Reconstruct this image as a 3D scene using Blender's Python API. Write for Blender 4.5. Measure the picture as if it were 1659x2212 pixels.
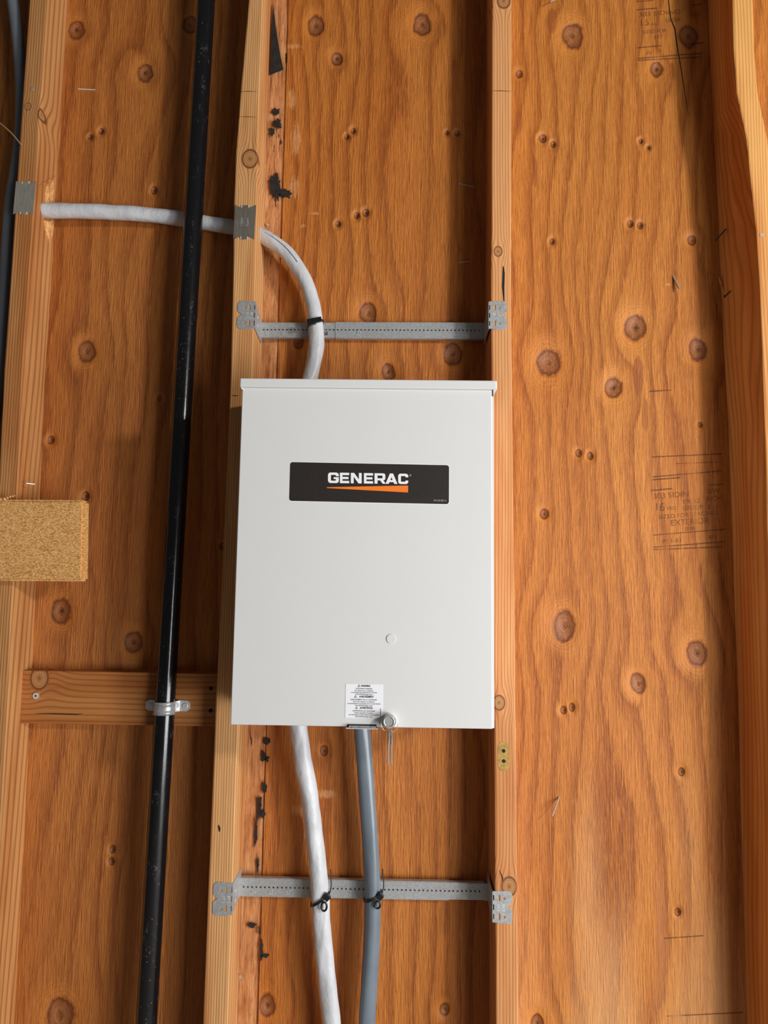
import bpy, bmesh, math, random
from mathutils import Vector, Matrix, noise

for o in list(bpy.data.objects):
    bpy.data.objects.remove(o, do_unlink=True)
S = bpy.context.scene
COL = S.collection
PI = math.pi

# ------------------------------------------------------------------ camera
F = 24 / 36 * 2212
CAM = Vector((0, -1.54, 1.5))
ROT = (Matrix.Rotation(math.radians(0.8), 3, 'Z')
       @ Matrix.Rotation(math.radians(90 + 5.7), 3, 'X')
       @ Matrix.Rotation(math.radians(0.79), 3, 'Z'))
cd = bpy.data.cameras.new('camera')
cd.sensor_fit = 'AUTO'; cd.sensor_width = 36; cd.lens = 24; cd.clip_start = 0.02
cam = bpy.data.objects.new('camera', cd); COL.objects.link(cam)
cam.matrix_world = Matrix.Translation(CAM) @ ROT.to_4x4()
S.camera = cam

def P(px, py, Y):
    """photo pixel -> point on the plane y = Y parallel to the wall"""
    d = ROT @ Vector(((px - 829.5) / F, -(py - 1106) / F, -1))
    return CAM + d * ((Y - CAM.y) / d.y)

# ------------------------------------------------------------------ light
vs = S.view_settings
vs.view_transform = 'Standard'; vs.look = 'None'; vs.exposure = 0.0; vs.gamma = 1.0
vs.use_curve_mapping = False
world = bpy.data.worlds.new('world'); S.world = world; world.use_nodes = True
bg = world.node_tree.nodes['Background']
bg.inputs[0].default_value = (1.0, 0.97, 0.93, 1); bg.inputs[1].default_value = 0.06

def area(name, loc, target, sx, sy, power, col):
    l = bpy.data.lights.new(name, 'AREA'); l.shape = 'RECTANGLE'; l.size = sx; l.size_y = sy
    l.energy = power; l.color = col
    o = bpy.data.objects.new(name, l); COL.objects.link(o)
    o.location = loc
    o.rotation_euler = (Vector(target) - Vector(loc)).to_track_quat('-Z', 'Y').to_euler()
    return o
# daylight from the open garage door, low and to the right behind the photographer
area('garage_door_daylight', (2.75, -2.45, 0.75), (0.15, 0, 1.35), 2.3, 1.3, 136, (0.97, 0.985, 1.0))
# small high window on the same side
area('window_daylight', (2.35, -2.25, 2.35), (0.2, 0, 1.9), 0.24, 0.2, 52, (1.0, 0.96, 0.90))

# ------------------------------------------------------------------ node helpers
class NB:
    def __init__(s, name):
        s.m = bpy.data.materials.new(name); s.m.use_nodes = True
        s.t = s.m.node_tree; s.t.nodes.clear()
        s.out = s.t.nodes.new('ShaderNodeOutputMaterial')
        s.b = s.t.nodes.new('ShaderNodeBsdfPrincipled')
        s.t.links.new(s.b.outputs[0], s.out.inputs[0])
    def n(s, typ): return s.t.nodes.new(typ)
    def put(s, sock, v):
        if v is None: return
        if isinstance(v, bpy.types.NodeSocket): s.t.links.new(v, sock)
        else:
            if isinstance(v, (tuple, list)) and len(v) == 3 and sock.type == 'RGBA': v = (*v, 1)
            sock.default_value = v
    def M(s, op, a, b=None, c=None, clamp=False):
        n = s.n('ShaderNodeMath'); n.operation = op; n.use_clamp = clamp
        for i, v in enumerate((a, b, c)):
            if v is not None: s.put(n.inputs[i], v)
        return n.outputs[0]
    def V(s, op, a, b=None, scale=None):
        n = s.n('ShaderNodeVectorMath'); n.operation = op
        s.put(n.inputs[0], a)
        if b is not None: s.put(n.inputs[1], b)
        if scale is not None: s.put(n.inputs[3], scale)
        return n.outputs['Value'] if op in ('DOT_PRODUCT', 'LENGTH', 'DISTANCE') else n.outputs['Vector']
    def pos(s): return s.n('ShaderNodeNewGeometry').outputs['Position']
    def xyz(s, v):
        n = s.n('ShaderNodeSeparateXYZ'); s.put(n.inputs[0], v); return n.outputs
    def noise(s, vec, scale=(1, 1, 1), off=(0, 0, 0), detail=2, rough=0.5):
        v = s.V('ADD', s.V('MULTIPLY', vec, scale), off)
        n = s.n('ShaderNodeTexNoise'); s.put(n.inputs['Vector'], v)
        n.inputs['Scale'].default_value = 1; n.inputs['Detail'].default_value = detail
        n.inputs['Roughness'].default_value = rough
        return n.outputs['Fac']
    def ramp(s, fac, stops, interp='LINEAR'):
        n = s.n('ShaderNodeValToRGB'); n.color_ramp.interpolation = interp
        e = n.color_ramp.elements
        while len(e) < len(stops): e.new(0.5)
        for el, (p, c) in zip(e, stops):
            el.position = p
            el.color = c if len(c) == 4 else (*c, 1)
        s.put(n.inputs[0], fac); return n
    def mix(s, fac, a, b, mode='MIX'):
        n = s.n('ShaderNodeMix'); n.data_type = 'RGBA'; n.blend_type = mode
        s.put(n.inputs[0], fac); s.put(n.inputs[6], a); s.put(n.inputs[7], b)
        return n.outputs[2]
    def step(s, v, a, b):
        n = s.n('ShaderNodeMapRange'); n.interpolation_type = 'SMOOTHSTEP'
        s.put(n.inputs[0], v); n.inputs[1].default_value = a; n.inputs[2].default_value = b
        return n.outputs[0]
    def bump(s, h, strength, dist):
        n = s.n('ShaderNodeBump'); s.put(n.inputs['Height'], h)
        n.inputs['Strength'].default_value = strength; n.inputs['Distance'].default_value = dist
        s.t.links.new(n.outputs[0], s.b.inputs['Normal'])
    def done(s, col=None, rough=None, metal=None, spec=None):
        if col is not None: s.put(s.b.inputs['Base Color'], col)
        if rough is not None: s.put(s.b.inputs['Roughness'], rough)
        if metal is not None: s.put(s.b.inputs['Metallic'], metal)
        if spec is not None: s.put(s.b.inputs['Specular IOR Level'], spec)
        return s.m

def plain(name, col, rough=0.5, metal=0.0, spec=0.5, var=0.0, vs_=60, bump=0.0):
    b = NB(name); c = col
    if var or bump:
        f = b.noise(b.pos(), (vs_,) * 3, detail=3)
        if var: c = b.mix(b.step(f, .3, .7), tuple(x * (1 - var) for x in col), tuple(min(1, x * (1 + var)) for x in col))
        if bump: b.bump(f, bump, .001)
    return b.done(c, rough, metal, spec)

ZONES = [0, 1.0, 1.5, 1.95, 2.4, 3.15]
def veneer(name, knots, *a, scuffs=(), streaks=(), **kw):
    """the same veneer in height zones, so each shader only carries the knots near it"""
    out = []
    for z0, z1 in zip(ZONES, ZONES[1:]):
        f = lambda lst, i=1: [k for k in lst if z0 - .25 < k[i] < z1 + .25]
        out.append(plywood(name, f(knots), *a, scuffs=f(scuffs), streaks=f(streaks), **kw))
    return out
def plywood(name, knots, seed, light, mid, dark, spacing=0.05, warp=1.5, scuffs=(), streaks=(), pale=None):
    """rotary-cut fir veneer: grain contours that part around each knot"""
    b = NB(name); p = b.pos()
    push = None; dm = None
    for i, (kx, kz, r) in enumerate(knots):
        v = b.V('MULTIPLY', b.V('SUBTRACT', p, (kx, 0, kz)), (1 / r, 0, 0.78 / r))
        d2 = b.V('DOT_PRODUCT', v, v)
        w = b.M('POWER', 0.87 if r > .012 else .8, d2)
        q = b.V('SCALE', v, scale=b.M('MULTIPLY', w, r))
        push = q if push is None else b.V('ADD', push, q)
        dm = d2 if dm is None else b.M('MINIMUM', dm, d2)
    px, _, pz = b.xyz(p)
    x = px
    if push is not None: x = b.M('SUBTRACT', x, b.xyz(push)[0])
    big = b.noise(p, (2.8, 0, .72), (seed, 0, seed * 1.7), 2, .42)
    med = b.noise(p, (15, 0, 2.2), (seed * 3, 0, 0), 2)
    jag = b.noise(p, (260, 0, 20), (0, 0, seed), 2, .65)
    g = b.M('DIVIDE', x, spacing)
    g = b.M('ADD', g, b.M('MULTIPLY', big, 5.0 * warp))
    g = b.M('ADD', g, b.M('MULTIPLY', med, .6))
    g = b.M('ADD', g, b.M('MULTIPLY', jag, .40))
    saw = b.M('FRACT', g)
    fib = b.noise(p, (520, 0, 10), (seed, 0, 0), 3, .6)
    fib2 = b.noise(p, (170, 0, 4), (seed, 0, 5), 2, .5)
    tint = b.noise(p, (6, 0, 1.3), (seed * 2, 0, 3), 3)
    rgh = b.noise(p, (290, 0, 26), (seed * 4, 0, 2), 3, .62)
    amp = b.step(b.noise(p, (3.5, 0, 1.4), (0, 0, seed * 5)), .28, .55)
    col = b.ramp(saw, [(0, b_mid(mid, dark)), (.04, mid), (.13, light), (.50, light), (.82, mid), (.95, b_mid(mid, b_mid(mid, dark))), (1, b_mid(mid, dark))]).outputs[0]
    flat = b.mix(.5, light, mid)
    col = b.mix(b.M('MULTIPLY_ADD', amp, .60, .35), flat, col)
    col = b.mix(b.M('MULTIPLY_ADD', b.step(fib, .34, .62), -.42, .42), col, dark)
    col = b.mix(b.M('MULTIPLY', b.step(fib2, .45, .75), .35), col, tuple(min(1, c * 1.22) for c in light))
    col = b.mix(b.step(tint, .35, .7), col, b.mix(.45, col, (.78, .60, .38), 'MULTIPLY'))
    col = b.mix(b.M('MULTIPLY', b.step(rgh, .52, .70), .30), col, tuple(min(1, c * 1.35) for c in light))
    col = b.mix(b.M('MULTIPLY', b.step(rgh, .47, .30), .38), col, dark)
    if pale:  # paler low down: weathered veneer, plus daylight sheen put into the colour
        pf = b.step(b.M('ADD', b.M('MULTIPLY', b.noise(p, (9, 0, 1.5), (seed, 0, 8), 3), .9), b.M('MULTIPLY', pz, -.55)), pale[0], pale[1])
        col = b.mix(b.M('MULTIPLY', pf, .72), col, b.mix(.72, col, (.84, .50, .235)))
    for (cx, cz, rx, rz, c, al) in streaks:
        v = b.V('MULTIPLY', b.V('SUBTRACT', p, (cx, 0, cz)), (1 / rx, 0, 1 / rz))
        d = b.M('ADD', b.V('DOT_PRODUCT', v, v), b.M('MULTIPLY_ADD', jag, 1.2, -.6))
        col = b.mix(b.M('MULTIPLY', b.step(d, 1.25, .7), al), col, c)
    for (cx, cz, rx, rz) in scuffs:
        v = b.V('MULTIPLY', b.V('SUBTRACT', p, (cx, 0, cz)), (1 / rx, 0, 1 / rz))
        d = b.M('ADD', b.V('DOT_PRODUCT', v, v), b.M('MULTIPLY_ADD', b.noise(p, (190, 0, 40), (seed, 0, cz), 4, .75), 5.0, -2.3))
        col = b.mix(b.M('MULTIPLY', b.step(d, 1.2, .2), .42), col, (.84, .46, .20))
    h = b.M('ADD', b.M('MULTIPLY', b.M('POWER', saw, .6), .8), b.M('ADD', b.M('MULTIPLY', fib, .7), b.M('MULTIPLY', rgh, 1.1)))
    if dm is not None:
        d = b.M('SQRT', dm)
        d = b.M('ADD', d, b.M('MULTIPLY_ADD', b.noise(p, (34, 0, 26), (seed, 0, 0), 3, .6), .8, -.4))
        rings = b.M('FRACT', b.M('MULTIPLY', d, 4.2))
        kc = b.ramp(b.M('DIVIDE', d, 2.4), [(0, (.06, .020, .008)), (.045, (.22, .075, .024)), (.16, (.36, .135, .045)),
                                            (.27, (.26, .085, .026)), (.335, (.13, .036, .011)), (.37, mid), (.46, tuple(min(1, q_ * 1.12) for q_ in light)), (.8, light)]).outputs[0]
        ka = b.ramp(b.M('DIVIDE', d, 2.4), [(0, (1, 1, 1)), (.335, (.92, .92, .92)), (.40, (.55, .55, .55)), (.58, (.38, .38, .38)), (.85, (0, 0, 0))]).outputs[0]
        kc = b.mix(b.M('MULTIPLY', b.step(rings, .55, .95), .42), kc, dark)
        col = b.mix(ka, col, kc)
        h = b.mix(ka, h, b.M('MULTIPLY', rings, .9))
    # pale sawdust specks
    vo = b.n('ShaderNodeTexVoronoi'); b.put(vo.inputs['Vector'], p); vo.inputs['Scale'].default_value = 60
    sp = b.M('LESS_THAN', vo.outputs['Distance'], .04)
    sp = b.M('MULTIPLY', sp, b.M('GREATER_THAN', b.noise(p, (4, 4, 4), (seed, 1, 1)), .56))
    col = b.mix(b.M('MULTIPLY', sp, .7), col, (.85, .62, .38))
    b.bump(h, .85, .0026)
    return b.done(col, .58, 0, .35)

def b_mid(a, c): return tuple((x + y) / 2 for x, y in zip(a, c))

def lumber(name, light, dark, axis=(1, .55, 0), spacing=.0066, seed=0., rough=.6, wob=2.2, knots=(), stretch=(9, 9, .9)):
    """sawn lumber with straight growth rings along the length"""
    b = NB(name); p = b.pos()
    u = b.V('DOT_PRODUCT', p, axis)
    dm = None
    for kx, ky, kz, r in knots:
        v = b.V('MULTIPLY', b.V('SUBTRACT', p, (kx, ky, kz)), (1 / r, .35 / r, .8 / r))
        d2 = b.V('DOT_PRODUCT', v, v)
        sx = b.xyz(v)[0]
        u = b.M('SUBTRACT', u, b.M('MULTIPLY', b.M('MULTIPLY', sx, r * .9), b.M('POWER', .75, d2)))
        dm = d2 if dm is None else b.M('MINIMUM', dm, d2)
    g = b.M('DIVIDE', u, spacing)
    g = b.M('ADD', g, b.M('MULTIPLY', b.noise(p, stretch, (seed, 0, seed), 2), wob))
    saw = b.M('FRACT', g)
    fib = b.noise(p, tuple(600 if s_ > 2 else 7 for s_ in stretch), (seed, 0, 0), 2, .6)
    tint = b.noise(p, tuple(16 if s_ > 2 else 1.6 for s_ in stretch), (0, 0, seed * 3), 3)
    line = b.ramp(saw, [(0, (1, 1, 1)), (.10, (.75, .75, .75)), (.34, (0, 0, 0)), (.86, (.12, .12, .12)), (1, (1, 1, 1))]).outputs[0]
    col = b.mix(b.M('MULTIPLY', line, .8), light, dark)
    col = b.mix(b.M('MULTIPLY', b.step(fib, .45, .68), .35), col, dark)
    col = b.mix(b.step(tint, .42, .7), col, b.mix(1, col, (.80, .62, .48), 'MULTIPLY'))
    h = b.M('ADD', b.M('MULTIPLY', line, -.5), fib)
    if dm is not None:
        d = b.M('SQRT', dm)
        rings = b.M('FRACT', b.M('MULTIPLY', d, 4.5))
        kc = b.ramp(d, [(0, (.07, .03, .012)), (.10, (.36, .15, .05)), (.45, (.52, .25, .09)), (.78, (.44, .19, .065)), (.9, (.13, .045, .014)), (1, (.3, .11, .035))]).outputs[0]
        kc = b.mix(b.M('MULTIPLY', b.step(rings, .5, .9), .4), kc, (.09, .03, .01))
        col = b.mix(b.step(d, 1.12, .95), col, kc)
    b.bump(h, .5, .0009)
    return b.done(col, rough, 0, .35)

def metal_mat(name, col, rough, var=.12, sc=(220, 220, 220), metal=1.0):
    b = NB(name); p = b.pos()
    f = b.noise(p, sc, detail=3)
    c = b.mix(b.step(f, .3, .7), tuple(x * (1 - var) for x in col), tuple(min(1, x * (1 + var)) for x in col))
    r = b.M('MULTIPLY_ADD', f, .25, rough - .12)
    return b.done(c, r, metal)

# ------------------------------------------------------------------ object helpers
def tag(o, label=None, cat=None, group=None, kind=None):
    if label: o['label'] = label
    if cat: o['category'] = cat
    if group: o['group'] = group
    if kind: o['kind'] = kind
    return o

def thing(name, label, cat, loc, group=None, kind=None):
    o = bpy.data.objects.new(name, None); o.empty_display_size = .05
    COL.objects.link(o); o.location = loc
    return tag(o, label, cat, group, kind)

def rootloc(o):
    while o is not None and o.parent is not None: o = o.parent
    return Vector(o.location) if o is not None else Vector()

def obj(name, bm, mat, parent=None, smooth=False, label=None, origin=None):
    """bmesh in world coordinates -> one mesh object"""
    me = bpy.data.meshes.new(name)
    off = rootloc(parent) if parent is not None else (Vector(origin) if origin is not None else Vector())
    if isinstance(bm, bpy.types.Mesh):
        me = bm; me.name = name
        for v in me.vertices: v.co -= off
    else:
        for v in bm.verts: v.co -= off
        bm.normal_update(); bm.to_mesh(me); bm.free()
    if isinstance(bm, bpy.types.Mesh): me.materials.clear()
    for m in (mat if isinstance(mat, (list, tuple)) else [mat]): me.materials.append(m)
    if smooth:
        for p in me.polygons: p.use_smooth = True
    o = bpy.data.objects.new(name, me); COL.objects.link(o)
    if parent is not None: o.parent = parent
    else: o.location = off
    if label: o['label'] = label
    return o

def bx(x0, x1, y0, y1, z0, z1, bevel=0, seg=1, bm=None):
    b2 = bmesh.new()
    r = bmesh.ops.create_cube(b2, size=1)
    for v in b2.verts:
        v.co = Vector(((x0 + x1) / 2 + v.co.x * (x1 - x0), (y0 + y1) / 2 + v.co.y * (y1 - y0), (z0 + z1) / 2 + v.co.z * (z1 - z0)))
    if bevel: bmesh.ops.bevel(b2, geom=list(b2.edges), offset=bevel, segments=seg, affect='EDGES', profile=.5)
    return join(bm, b2)

def join(bm, b2):
    if bm is None: return b2
    t = bpy.data.meshes.new('t'); b2.to_mesh(t); b2.free(); bm.from_mesh(t); bpy.data.meshes.remove(t)
    return bm

def prism(pts, vec, bm=None):
    """polygon of world points extruded along vec"""
    bm = bm or bmesh.new(); vec = Vector(vec)
    a = [bm.verts.new(p) for p in pts]; c = [bm.verts.new(Vector(p) + vec) for p in pts]
    n = len(a)
    bm.faces.new(a); bm.faces.new(c[::-1])
    for i in range(n): bm.faces.new((a[i], c[i], c[(i + 1) % n], a[(i + 1) % n]))
    bmesh.ops.recalc_face_normals(bm, faces=bm.faces[:])
    return bm

def spline(pts, n=12):
    pts = [Vector(p) for p in pts]; q = [pts[0] * 2 - pts[1]] + pts + [pts[-1] * 2 - pts[-2]]
    out = []
    for i in range(1, len(q) - 2):
        a, b, c, d = q[i - 1:i + 3]
        for k in range(n):
            t = k / n
            out.append(.5 * (2 * b + (c - a) * t + (2 * a - 5 * b + 4 * c - d) * t * t + (3 * b - a - 3 * c + d) * t ** 3))
    return out + [pts[-1]]

def tube(path, rad, seg=20, bm=None, cap=True, closed=False, up=(0, -1, 0)):
    """rad: number or f(i, t, angle)"""
    bm = bm or bmesh.new(); n = len(path); rings = []
    up = Vector(up)
    for i, p in enumerate(path):
        a = path[i - 1] if i or closed else path[0]
        c = path[(i + 1) % n] if i < n - 1 or closed else path[-1]
        t = (Vector(c) - Vector(a)).normalized()
        s = t.cross(up)
        if s.length < 1e-4: s = t.cross(Vector((1, 0, 0)))
        s.normalize(); u = s.cross(t).normalized(); 
        ring = []
        for k in range(seg):
            an = 2 * PI * k / seg
            r = rad(i, i / max(1, n - 1), an) if callable(rad) else rad
            ring.append(bm.verts.new(Vector(p) + (s * math.cos(an) + u * math.sin(an)) * r))
        rings.append(ring); up = u
    m = n if closed else n - 1
    for i in range(m):
        A, B = rings[i], rings[(i + 1) % n]
        for k in range(seg):
            bm.faces.new((A[k], A[(k + 1) % seg], B[(k + 1) % seg], B[k]))
    if cap and not closed:
        bm.faces.new(rings[0][::-1]); bm.faces.new(rings[-1])
    bmesh.ops.recalc_face_normals(bm, faces=bm.faces[:])
    return bm

def disc(c, nrm, r, h, seg=20, bm=None, r2=None):
    """cylinder (or cone) from c along nrm"""
    nrm = Vector(nrm).normalized(); c = Vector(c)
    r2 = r if r2 is None else r2
    b2 = bmesh.new()
    bmesh.ops.create_cone(b2, cap_ends=True, segments=seg, radius1=r, radius2=r2, depth=h)
    rot = nrm.to_track_quat('Z', 'Y').to_matrix().to_4x4()
    bmesh.ops.transform(b2, matrix=Matrix.Translation(c + nrm * h / 2) @ rot, verts=b2.verts[:])
    return join(bm, b2)

def curve2mesh(cu):
    o = bpy.data.objects.new('tmp', cu); COL.objects.link(o)
    bpy.context.view_layer.update()
    me = bpy.data.meshes.new_from_object(o)
    bpy.data.objects.remove(o); bpy.data.curves.remove(cu)
    return me

def plate(loops, thick, mapf):
    """2-D loops (outline first, then holes) filled, given thickness; mapf(u, v, w) -> world, w = 0 front .. thick back"""
    cu = bpy.data.curves.new('c', 'CURVE'); cu.dimensions = '2D'; cu.fill_mode = 'BOTH'
    for lp in loops:
        s = cu.splines.new('POLY'); s.points.add(len(lp) - 1); s.use_cyclic_u = True
        for pt, (u, v) in zip(s.points, lp): pt.co = (u, v, 0, 1)
    cu.extrude = max(thick, 1e-6) / 2
    me = curve2mesh(cu)
    bm = bmesh.new(); bm.from_mesh(me); bpy.data.meshes.remove(me)
    for v in bm.verts: v.co = Vector(mapf(v.co.x, v.co.y, thick / 2 - v.co.z))
    bmesh.ops.recalc_face_normals(bm, faces=bm.faces[:])
    return bm

def text_bm(txt, size, mapf, thick=.0002, bold=0, align='LEFT', sx=1.0, bm=None, spacing=1.0):
    cu = bpy.data.curves.new('t', 'FONT'); cu.body = txt; cu.size = size; cu.align_x = align
    cu.extrude = thick / 2; cu.offset = bold; cu.resolution_u = 3; cu.space_character = spacing
    me = curve2mesh(cu)
    b2 = bmesh.new(); b2.from_mesh(me); bpy.data.meshes.remove(me)
    for v in b2.verts: v.co = Vector(mapf(v.co.x * sx, v.co.y, thick / 2 - v.co.z))
    return join(bm, b2)

def rrect(w, h, r, seg=6, cx=0, cy=0):
    out = []
    for sx, sy, a0 in ((1, 1, 0), (-1, 1, 90), (-1, -1, 180), (1, -1, 270)):
        for k in range(seg + 1):
            a = math.radians(a0 + 90 * k / seg)
            out.append((cx + sx * (w / 2 - r) + r * math.cos(a), cy + sy * (h / 2 - r) + r * math.sin(a)))
    return out

def circ(cx, cy, r, seg=14):
    return [(cx + r * math.cos(2 * PI * k / seg), cy + r * math.sin(2 * PI * k / seg)) for k in range(seg)]

# ------------------------------------------------------------------ materials
LIGHT, MID, DARK = (.61, .226, .041), (.455, .146, .024), (.185, .047, .008)
def kn(lst): return [(P(x, y, 0).x, P(x, y, 0).z, r / 960) for x, y, r in lst]
K1 = kn([(165, 65, 22), (312, 158, 21), (410, 54, 20), (187, 760, 23), (132, 1320, 25), (288, 1388, 22), (130, 2195, 32),
         (243, 1835, 8), (241, 1860, 7), (219, 284, 7), (195, 296, 6), (333, 411, 8), (110, 950, 9), (185, 1072, 9), (480, 1180, 7), (345, 860, 7)])
K2 = kn([(683, 55, 22), (912, 53, 25), (727, 127, 15), (763, 283, 7), (749, 296, 6), (795, 677, 22), (645, 740, 13), (978, 765, 24), (838, 803, 18),
         (700, 1622, 9), (578, 2172, 20), (988, 288, 7), (965, 287, 5), (790, 460, 8), (770, 466, 7), (730, 484, 7), (960, 2180, 12)])
K3 = kn([(1237, 78, 28), (1487, 78, 25), (1418, 150, 17), (1122, 160, 10), (1172, 300, 9), (1195, 312, 7), (1384, 305, 6), (1400, 319, 5),
         (1372, 708, 27), (1185, 785, 30), (1325, 838, 22), (1507, 755, 23), (1250, 978, 8), (1275, 985, 8), (1175, 1110, 11),
         (1218, 1352, 28), (1378, 1477, 19), (1505, 1412, 25), (1217, 1534, 8), (1235, 1528, 8), (1472, 1667, 8), (1464, 1970, 7),
         (1361, 484, 8), (1382, 487, 8), (1494, 520, 11), (1192, 522, 7), (1160, 2210, 16), (1512, 918, 6)])
def sk(lst): return [(P(x, y, 0).x, P(x, y, 0).z, rx / 960, ry / 960, *r) for x, y, rx, ry, *r in lst]
RED = (.30, .080, .018)
m_ply1 = veneer('plywood_veneer_a', K1, 3.1, (.56, .200, .040), (.42, .134, .025), (.185, .045, .008), .052)
m_ply2 = veneer('plywood_veneer_b', K2, 7.7, (.60, .205, .034), (.45, .134, .020), DARK, .048,
                 scuffs=sk([(640, 300, 14, 45), (630, 215, 12, 30), (636, 405, 16, 30), (680, 461, 14, 4), (655, 488, 7, 6), (632, 100, 25, 8), (730, 484, 7, 7), (700, 1715, 30, 10), (655, 1750, 30, 14)]))
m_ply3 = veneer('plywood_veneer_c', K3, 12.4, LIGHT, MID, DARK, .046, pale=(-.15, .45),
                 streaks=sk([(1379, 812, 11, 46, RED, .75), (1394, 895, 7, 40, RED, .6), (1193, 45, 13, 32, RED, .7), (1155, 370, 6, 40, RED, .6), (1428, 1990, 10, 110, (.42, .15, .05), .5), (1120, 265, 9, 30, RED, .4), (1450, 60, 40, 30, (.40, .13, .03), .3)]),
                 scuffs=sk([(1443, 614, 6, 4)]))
m_ply0 = veneer('plywood_veneer_d', [], 20.4, LIGHT, MID, DARK, .05)
def k3(x, y, r, Y=-.092): q = P(x, y, Y); return (q.x, q.y, q.z, r / 1020)
m_stud1 = lumber('stud_fir_a', (.62, .30, .105), (.25, .085, .022), (1, .3, 0), .0058, 1.3, knots=[k3(95, 245, 15), k3(60, 230, 8)])
m_stud2 = lumber('stud_fir_b', (.74, .40, .16), (.34, .125, .034), (1, .25, 0), .0052, 4.4, knots=[k3(540, 343, 19)])
m_stud3 = lumber('stud_fir_c', (.74, .36, .14), (.42, .15, .045), (1, .25, 0), .0062, 8.2, wob=4, knots=[k3(1076, 543, 10), k3(1078, 1518, 13), k3(1100, 1915, 16), k3(1088, 2, 16)])
m_stud4 = lumber('stud_fir_d', (.74, .38, .115), (.44, .18, .045), (.9, .5, 0), .0062, 15.2, wob=5)
m_block = lumber('blocking_fir', (.50, .20, .055), (.27, .085, .02), (0, .3, 1), .012, 2.2, wob=3.5, stretch=(1.2, 9, 9), knots=[k3(85, 1465, 21, -.038)])

def torn_mat():
    b = NB('torn_ply'); p = b.pos()
    f = b.noise(p, (120, 0, 12), detail=4, rough=.65); g = b.noise(p, (40, 0, 20), (2, 0, 7), 4, .6)
    col = b.ramp(f, [(.3, (.24, .075, .022)), (.5, (.56, .24, .09)), (.7, (.70, .36, .16))]).outputs[0]
    col = b.mix(b.step(g, .45, .7), col, (.42, .16, .055))
    blk = b.M('MULTIPLY', b.step(b.noise(p, (60, 0, 9), (5, 0, 1.5), 4, .65), .59, .63), 1)
    blk = b.M('MULTIPLY', blk, b.step(b.noise(p, (2, 0, 3.1), (8, 0, 2)), .45, .52))
    col = b.mix(blk, col, (.016, .010, .008))
    b.bump(b.M('ADD', f, g), 1, .003)
    return b.done(col, .75, 0, .2)
m_torn = torn_mat()
m_tar = plain('tar_paper', (.012, .011, .010), .8, var=.5, vs_=90, bump=.4)
m_floor = plain('concrete', (.38, .36, .33), .85, var=.12, vs_=9)

def rough_sawn():
    b = NB('rough_sawn_wood'); p = b.pos()
    f = b.noise(p, (210, 200, 560), detail=3, rough=.6)
    f2 = b.noise(p, (26, 26, 55), (3, 0, 2), 3)
    col = b.ramp(f, [(.28, (.30, .125, .03)), (.5, (.80, .40, .125)), (.7, (.96, .62, .28))]).outputs[0]
    col = b.mix(b.step(f2, .58, .72), col, b.mix(1, col, (.82, .76, .66), 'MULTIPLY'))
    b.bump(f, 1.0, .0022)
    return b.done(col, .85, 0, .15)
m_rough = rough_sawn()

m_box = plain('enclosure_paint', (.69, .692, .685), .38, spec=.4, var=.012, vs_=700, bump=.03)
m_label = plain('black_sticker', (.022, .017, .015), .45, var=.25, vs_=800)
m_white_ink = plain('white_print', (.85, .85, .87), .5)
m_orange = plain('orange_print', (.90, .20, .015), .5)
m_paper = plain('label_paper', (.86, .87, .90), .4)
m_ink = plain('black_print', (.03, .03, .035), .6)
m_galv = metal_mat('galvanised_steel', (.46, .47, .47), .42, .10, metal=.45)
m_galv2 = metal_mat('dull_nail_plate', (.20, .178, .142), .5, .12, (400, 400, 60), metal=.4)
m_galv3 = metal_mat('brushed_nail_plate', (.36, .335, .28), .5, .10, (400, 400, 60), metal=.4)
m_zinc = metal_mat('bright_zinc', (.80, .81, .82), .28, .06, metal=.4)
m_chrome = metal_mat('polished_steel', (.72, .71, .69), .2, .04, metal=.65)
m_nail = metal_mat('weathered_nail', (.46, .38, .31), .45, .2, metal=.3)
m_darknail = metal_mat('dark_nail', (.07, .06, .055), .55, .2, metal=.6)
m_hole = plain('hole_dark', (.010, .008, .007), .9)
m_tie = plain('black_nylon', (.010, .010, .011), .35)
m_copper = plain('wire_sheath', (.30, .20, .09), .6)

def pipe_mat():
    b = NB('black_iron'); p = b.pos()
    f = b.noise(p, (70, 70, 22), detail=4, rough=.65)
    s = b.noise(p, (260, 260, 160), detail=2)
    dust = b.M('MULTIPLY', b.step(f, .55, .75), b.step(s, .45, .75))
    col = b.mix(b.M('MULTIPLY', dust, .8), (.006, .006, .007), (.16, .15, .145))
    vo = b.n('ShaderNodeTexVoronoi'); b.put(vo.inputs['Vector'], p); vo.inputs['Scale'].default_value = 85
    sp = b.M('LESS_THAN', vo.outputs['Distance'], .09)
    sp = b.M('MULTIPLY', sp, b.M('GREATER_THAN', b.noise(p, (9, 9, 5)), .55))
    col = b.mix(b.M('MULTIPLY', sp, .6), col, (.30, .24, .18))
    b.bump(s, .12, .0006)
    return b.done(col, b.M('MULTIPLY_ADD', f, .18, .10), 0, .6)
m_pipe = pipe_mat()

def cable_mat(name, col, rough, fold=.35):
    b = NB(name); p = b.pos()
    f = b.noise(p, (38, 38, 22), detail=3, rough=.55)
    c = b.mix(b.step(f, .4, .75), col, tuple(x * .88 for x in col))
    b.bump(f, fold, .004)
    return b.done(c, rough, 0, .5)
m_wcable = cable_mat('white_cable_jacket', (.60, .61, .635), .42, .8)
m_gcable = cable_mat('grey_cable_jacket', (.165, .20, .235), .30, .08)
m_gcable2 = cable_mat('grey_cable_jacket_far', (.15, .165, .19), .4, .08)

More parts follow.
